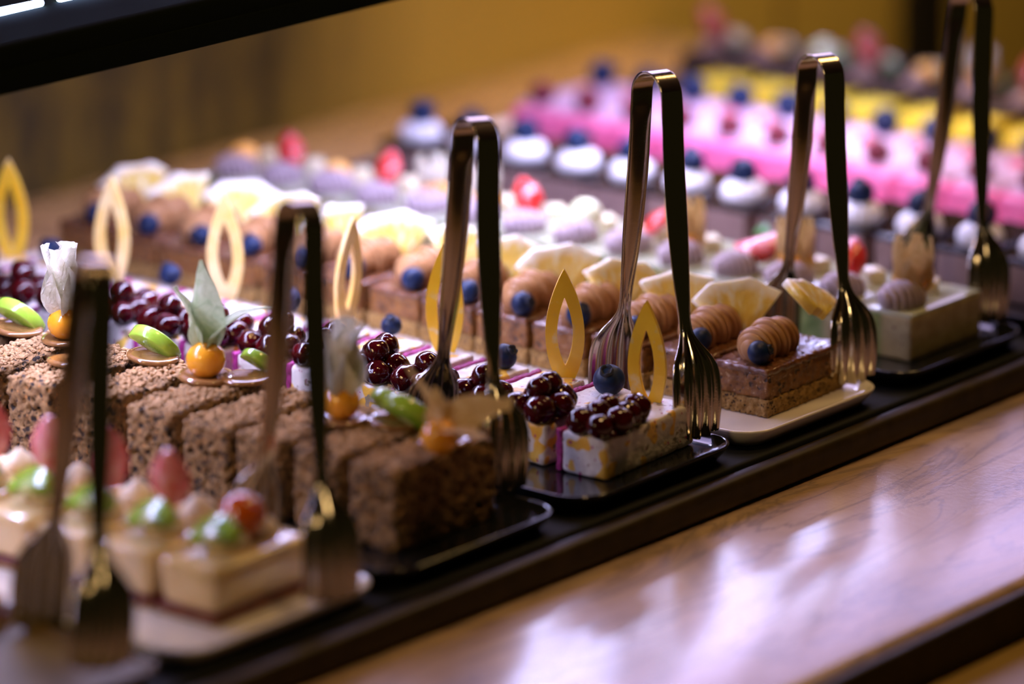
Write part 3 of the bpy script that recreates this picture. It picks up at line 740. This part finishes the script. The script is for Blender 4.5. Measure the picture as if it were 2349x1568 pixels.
# ================================================================== DARK FRUIT CAKES (k=6)
dk_body=layer('dark_sponge',-.026,.026,-.0172,.0172,0,.028,.002,'darksponge',(14,6,5),.0006,300,2)
M['darkstraw']=simple('dark_red_fruit',(.26,.03,.02),(.40,.08,.05),150,rough=.3)
me_dstraw=me_straw.copy(); me_dstraw.materials[0]=M['darkstraw']
dk_dol=dollop_mesh('mocha',.009,.011,8)
G='dark fruit cakes in a row'
ft=['strawberry','orange fruit','cream husk','strawberry','gooseberry','strawberry','cream husk','orange fruit','strawberry','gooseberry','orange fruit','strawberry']
for i in range(12):
    cy=.0620+.0405*i
    c=thing('dark_fruit_cake','dark sponge cake topped with %s and mocha cream, %s from the front'%(ft[i],ORD[i]),'cake',(.699,cy,TOP),R.uniform(-.03,.03),G)
    obj('dark_sponge',dk_body,c); zt=.0278
    obj('cream_dollop',dk_dol,c,(-.017,-.003,zt))
    f=ft[i]
    if f=='strawberry': obj('strawberry_piece',me_dstraw,c,(.0,.0,zt+.005),(.3,-.7,3.5+R.uniform(-1,1)),1.1)
    elif f=='orange fruit': obj('orange_piece',me_orange,c,(.0,.0,zt+.0065),(0,0,1),1.0)
    elif f=='gooseberry': obj('gooseberry',me_grape,c,(.0,.0,zt+.0085),(2.4,0,0),.9)
    else: physalis(c,(.001,.000,zt+.011),hk_cupw,(0,.1,R.uniform(0,2)),.9)
    obj('fruit_cube',me_cube,c,(.020,.004,zt-.0003),(0,0,R.uniform(0,1.5)),1.0)
    obj('small_leaf',me_lf,c,(.012,-.006,zt),(0,0,R.uniform(0,6)),.9)

# ================================================================== CRUMB CAKES (k=-1)
def bread(seed,w):
    def d(p,n):
        a=.0010*fnoise(p,420,seed*3.3)+.0006*N(p,170,seed)
        if n.z>.3: a+=.0012*fnoise(p,230,seed*1.7)
        h=N(p,300,seed+20)
        if h>.30 and n.z<.6: a-=.0030*min(1,(h-.30)*6)
        return a
    return MB().add(*rbox(-.036,.036,-w/2,w/2,0,.0385,.0022,(58,26,32),d)).mesh('crumb_sponge','bread')
br=[bread(s,.0290) for s in (1,2,3)]
def crumbs_mesh(seed):
    rr=random.Random(seed); mb=MB()
    for q in range(420):
        x=rr.uniform(-.034,.034); y=rr.uniform(-.0130,.0130); s=rr.uniform(.0005,.0016)
        o=rr.uniform(0,40)
        mb.add(*ball(s,6,4,(1,1,.8),(x,y,.0388+.0008*rr.random()),disp=lambda d:.35*N(d,1.5,o)))
    return mb.mesh('crumb_topping','crumbs',False)
me_cr=[crumbs_mesh(s) for s in (5,6)]
G='brown crumb cakes in a row'
by=[.0645,.0985,.1345,.170,.208,.247,.287,.327,.366]
tops={0:'phys_side',1:'kiwi',2:'phys_white',3:'kiwi_small',4:'phys_up',5:'kiwi',6:'disc',7:'phys_whiteup',8:'kiwi'}
tl={'phys_side':'an orange physalis with tan husk petals','kiwi':'a green kiwi slice','phys_white':'an orange physalis hidden behind tongs','disc':'a bare caramel disc','kiwi_small':'a small kiwi piece','phys_up':'an orange physalis with upright green husk','phys_whiteup':'a physalis in a tall cream husk'}
for i,cy in enumerate(by):
    kd=tops[i]
    c=thing('crumb_cake','crumb cake with %s, %s from the front'%(tl[kd],ORD[i]),'cake',(-.1385+(-.003 if i==0 else 0)+R.uniform(-.002,.002),cy,TOP),R.uniform(-.04,.04),G)
    obj('crumb_sponge',br[i%3],c); obj('crumb_topping',me_cr[i%2],c)
    zt=.0392; L=c.location
    def rel(u,v,z): p=at(u,v,TOP+z); return (p.x-L.x,p.y-L.y,z)
    dd=obj
    if kd=='phys_side':
        dd('caramel_disc',me_disc,c,(.010,-.004,zt)); physalis(c,rel(1010,1000,zt+.011),hk_side,(0,0,0),1.0)
        obj('kiwi_slice',me_kiwi,c,rel(940,955,zt+.006),KE,.9)
    elif kd=='phys_up':
        L0=rel(475,830,zt+.0095); dd('caramel_disc',me_disc,c,(L0[0],L0[1],zt+.0002),(.05,0,0),1.12); physalis(c,(L0[0],L0[1],zt+.0108),hk_up,(0,.0,0),1.08)
    elif kd=='phys_white':
        L0=rel(785,925,zt+.0095); dd('caramel_disc',me_disc,c,(L0[0],L0[1],zt+.0002)); physalis(c,(L0[0],L0[1],zt+.0105),hk_white,(.0,-.15,1.1),1.0)
    elif kd=='phys_whiteup':
        L0=rel(150,745,zt+.0095); dd('caramel_disc',me_disc,c,(L0[0],L0[1],zt+.0002)); physalis(c,(L0[0],L0[1],zt+.0105),hk_white,(0,0,.3),1.0)
    elif kd=='kiwi':
        L0={1:(905,960),5:(352,812),8:(45,748)}[i]; L0=rel(L0[0]-12,L0[1]+8,zt+.001); dd('caramel_disc',me_disc,c,(L0[0]-.001,L0[1]-.003,zt+.0003),(.1,.05,0),1.05)
        obj('kiwi_slice',me_kiwi,c,(L0[0]+.006,L0[1]+.002,zt+.0055),KE,.85)
    elif kd=='kiwi_small':
        L0=rel(600,860,zt); obj('kiwi_slice',me_kiwi,c,(L0[0],L0[1],zt+.006),KE,.6); dd('caramel_disc',me_disc,c,(L0[0]-.014,L0[1]-.003,zt+.0003))
    else: dd('caramel_disc',me_disc,c,(-.005,0,zt+.0003),(0,.08,0))

# ================================================================== IVORY CAKES (k=-2)
iv_base=layer('biscuit_base',-.0340,.0340,-.0175,.0175,0,.0022,.0008,'crust',(20,10,1),.0003,500,1)
iv_jam=layer('jam_layer',-.0335,.0335,-.0172,.0172,.0020,.0046,.001,'redjam',(10,6,1))
def ivory(seed):
    mb=MB(); V,Fc=rbox(-.033,.033,-.0165,.0165,.0044,.0262,.004,(14,8,6),lambda p,n:.0003*fnoise(p,90,seed))
    V=[Vector((v.x*(1+.05*(v.z-.0044)/.022-.03),v.y*(1+.09*(v.z-.0044)/.022-.05),v.z)) for v in V]
    return mb.add(V,Fc).mesh('ivory_mousse','creamglaze')
iv=[ivory(s) for s in (1,2)]
G='ivory glazed cakes in a row'
il=['red glazed physalis and kiwi','pink strawberry pieces and kiwi','strawberry and a kiwi slice','one upright strawberry piece','strawberry beside a shiny kiwi','whipped cream and strawberry','kiwi and strawberry','cream and strawberry']
for i in range(8):
    cy=.0640+.0372*i
    c=thing('ivory_cake','ivory glazed cake with jam base and %s, %s from the front'%(il[i],ORD[i]),'cake',(-.2700,cy,TOP),R.uniform(-.03,.03),G)
    obj('biscuit_base',iv_base,c); obj('jam_layer',iv_jam,c); obj('ivory_mousse',iv[i%2],c); zt=.0260
    obj('cream_dollop',me_dollop,c,(-.006,.000,zt),(0,0,0),1.0); obj('cream_dollop',me_dollop,c,(.018,.002,zt),(0,0,0),.85)
    obj('kiwi_slice',me_kiwi,c,(-.019,-.004,zt+.0080),KF,.85)
    if i==0: obj('physalis',me_physred,c,(.006,.001,zt+.0120),(0,0,0),1.2)
    else: strawberry(c,(-.001,.001,zt+.0105),(R.uniform(-.2,.1),R.uniform(-.25,.1),.70+R.uniform(-.5,.5)),1.12)

# ================================================================== NEAREST TRAY (k=-3), only its far end shows
G='cakes on the nearest tray'
for i,cy in enumerate((.140,.178)):
    c=thing('ivory_cake','ivory cake with an orange physalis at the lower left edge, %s one'%ORD[i],'cake',(-.385,cy,TOP),0,G)
    obj('biscuit_base',iv_base,c); obj('jam_layer',iv_jam,c,(0,0,0),(0,0,0),(1,1,1)); obj('caramel_top',layer('caramel_top',-.033,.033,-.0165,.0165,.0044,.0125,.003,'caramel',(8,4,3)),c)
    obj('physalis',me_phys,c,(.020,-.002,.0205),(0,0,0),1.15)

# ================================================================== TONGS
def tongs_meshes():
    """local frame: +y from the front leg to the rear leg, x = strip width, z up; origin on the tray between the tips"""
    H=.176; parts={}
    def path():
        P=[]   # (y,z,halfwidth,channel,corr)  from apex down one leg (rear, +y)
        R0=.0120; zc=H-R0
        for k in range(0,9):
            t=PI/2*k/8; P.append((R0*math.sin(t),zc+R0*math.cos(t),.0060,0.0,0))
        P.append((.0124,zc-.006,.0060,.1,0)); P.append((.0130,zc-.013,.0060,.9,0))
        L=[(.0150,.125,.0062,1,0),(.0185,.098,.0058,1,0),(.0212,.078,.0046,1,0),(.0232,.066,.0036,1,.0),(.0242,.059,.0031,1,.05),(.0255,.053,.0034,.8,.2),
           (.0280,.048,.0060,.4,.5),(.0308,.0435,.0098,.2,.8),(.0330,.0385,.0128,.05,1),(.0345,.032,.0141,0,1),(.0352,.024,.0144,0,1),(.0353,.015,.0143,0,1),(.0350,.008,.0140,0,1),(.0346,.003,.0137,0,.95)]
        return P+L
    P=path()
    nc=33
    def leg(sgn):
        dense=[];cut=[]
        for r_i,(a,b) in enumerate(zip(P[:-1],P[1:])):
            cut.append(len(dense))
            for q in range(4): dense.append(tuple(a[j]+(b[j]-a[j])*q/4 for j in range(5)))
        dense.append(P[-1]); n=len(dense)
        # smooth the parameters
        for _ in range(3):
            d2=[dense[0]]+[tuple((dense[i-1][j]+2*dense[i][j]+dense[i+1][j])/4 for j in range(5)) for i in range(1,n-1)]+[dense[-1]]; dense=d2
        G_=[]
        for i,(y,z,hw,chn,co) in enumerate(dense):
            p0=dense[max(0,i-1)]; p1=dense[min(n-1,i+1)]
            if i==0: p0=(-p1[0],p1[1])
            ty,tz=p1[0]-p0[0],p1[1]-p0[1]; l=math.hypot(ty,tz) or 1; ny,nz=-tz/l,ty/l
            row=[]
            for k in range(nc):
                q=k/(nc-1)*2-1
                off=-.0019*chn*(1-math.cos(q*PI/2*.98)**.5)+.0008*chn
                off+=co*(.0014*math.cos(q*PI*4.2))-co*.0024*q*q
                zz_=z-(0 if i<n-9 else (i-(n-9))/8*.0026*(abs(q)**2.5-.25))*-1
                row.append(Vector((q*hw,y+off*ny,zz_+off*nz)))
            G_.append(row)
        def nrm(i,k):
            if i==0 and False: return Vector((0,0,1))
            a=G_[min(n-1,i+1)][k]-(G_[i-1][k] if i else Vector((G_[1][k].x,-G_[1][k].y,G_[1][k].z)))
            b=G_[i][min(nc-1,k+1)]-G_[i][max(0,k-1)]
            return a.cross(b).normalized()
        th=.00055
        A=[[G_[i][k]+nrm(i,k)*th for k in range(nc)] for i in range(n)]
        B=[[G_[i][k]-nrm(i,k)*th for k in range(nc)] for i in range(n)]
        def part(i0,i1):
            V=[];Fc=[];m=i1-i0+1
            for S in (A,B):
                for i in range(i0,i1+1): V+=[(v.x,sgn*v.y,v.z) for v in S[i]]
            o=m*nc
            for i in range(m-1):
                for k in range(nc-1):
                    a=i*nc+k; Fc.append((a,a+nc,a+nc+1,a+1)); a+=o; Fc.append((a,a+1,a+nc+1,a+nc))
                for k in (0,nc-1):
                    a=i*nc+k; f=(a,a+o,a+o+nc,a+nc); Fc.append(f if k==0 else f[::-1])
            for i in ((m-1,) if i1==n-1 else ()):
                for k in range(nc-1): a=i*nc+k; Fc.append((a,a+1,a+1+o,a+o)[::-1])
            if sgn<0: Fc=[f[::-1] for f in Fc]
            return V,Fc
        return part,cut,n
    out={}
    pr,cut,n=leg(1); pf,_,_=leg(-1)
    a1,a2=cut[9],cut[16]
    out['arch']=MB().add(*pr(0,a1)).add(*pf(0,a1)).mesh('spring_arch','steel')
    out['armr']=MB().add(*pr(a1,a2)).mesh('arm','steel'); out['armf']=MB().add(*pf(a1,a2)).mesh('arm','steel')
    out['headr']=MB().add(*pr(a2,n-1)).mesh('fork_head','steel'); out['headf']=MB().add(*pf(a2,n-1)).mesh('fork_head','steel')
    return out
TM=tongs_meshes()
tg=[('T0',(230,1560),(90,1440),(-.345,.073,.170),'steel fork tongs at the far left, blurred and nearest the camera',1.0),
    ('T2',(760,1400),(580,1290),(-.2285,.060,.175),'steel fork tongs standing over the ivory glazed cakes',1.0),
    ('T3',(1150,1145),(985,1050),(-.060,.098,.176),'steel fork tongs beside the brown crumb cakes',1.0),
    ('T1',(1600,1020),(1402,935),(.0615,.083,.180),'steel fork tongs straddling the nearest cherry cake',1.0),
    ('T4',(1958,890),(1778,812),(.190,.075,.168),'steel fork tongs on the white plate by the nearest pineapple cake',1.0),
    ('T6',(2262,755),(2090,690),(.338,.080,.178),'steel fork tongs straddling the nearest pale green cake, rightmost',1.0)]
for nm,rp,lp,top,lab,s in tg:
    a=at(rp[0],rp[1],TOP); b=at(lp[0],lp[1],TOP); base=(a+b)/2; base.z=TOP
    yv=(b-a); sep=yv.length; yv.z=0; yv.normalize()
    zv=(Vector(top)-base).normalized(); ht=(Vector(top)-base).length
    xv=yv.cross(zv).normalized(); yv=zv.cross(xv).normalized()
    t=thing('serving_tongs',lab,'tongs',base,0,'fork tongs along the buffet')
    t.rotation_euler=Matrix((xv,yv,zv)).transposed().to_euler()
    t.scale=(1.0,sep/.070,ht/.176)
    for part,mn in (('spring_arch','arch'),('arm','armf'),('arm','armr'),('fork_head','headf'),('fork_head','headr')):
        obj(part,TM[mn],t)

# ================================================================== LIGHTS
def area(name,loc,target,size,sy,energy,color):
    l=bpy.data.lights.new(name,'AREA'); l.shape='RECTANGLE'; l.size=size; l.size_y=sy; l.energy=energy; l.color=color
    o=bpy.data.objects.new(name,l); COL.objects.link(o); o.location=loc
    o.rotation_euler=(Vector(target)-Vector(loc)).to_track_quat('-Z','Y').to_euler(); return o
l=bpy.data.lights.new('led_bar','AREA'); l.shape='RECTANGLE'; l.size=1.10; l.size_y=.010; l.energy=3.0; l.color=(.62,.61,1.0); l.spread=2.35
o=bpy.data.objects.new('led_bar',l); COL.objects.link(o); o.location=(.06,.316,.1858)
area('warm_lamp_left',(-1.4,.15,.8),(0,.2,0),.25,.25,5.0,(1,.70,.32))
area('warm_lamp_right',(1.0,.1,1.2),(.9,.6,0),.25,.25,4.0,(1,.62,.22))
area('warm_lamp_front',(.1,-.16,1.4),(.05,-.12,0),.15,.15,.9,(1,.60,.24)).data.spread=1.2
area('warm_lamp_back',(.9,.22,1.15),(.85,.728,0),.3,.2,3.6,(1,.64,.26)).data.spread=1.5
w=bpy.data.worlds.new('room'); SC.world=w; w.use_nodes=True
w.node_tree.nodes['Background'].inputs[0].default_value=(.85,.70,.22,1); w.node_tree.nodes['Background'].inputs[1].default_value=.014

cd=bpy.data.cameras.new('camera'); cam=bpy.data.objects.new('camera',cd); COL.objects.link(cam)
cam.location=CAMP; cam.rotation_euler=Matrix((rt,upv,-fwd)).transposed().to_euler()
cd.sensor_width=36; cd.lens=F_/W_*36; cd.clip_start=.05; cd.clip_end=50
cd.dof.use_dof=True; cd.dof.focus_distance=2.225; cd.dof.aperture_fstop=2.9
SC.camera=cam
vs=SC.view_settings; vs.view_transform='Standard'; vs.look='None'; vs.gamma=1; vs.exposure=-.15; vs.use_curve_mapping=False
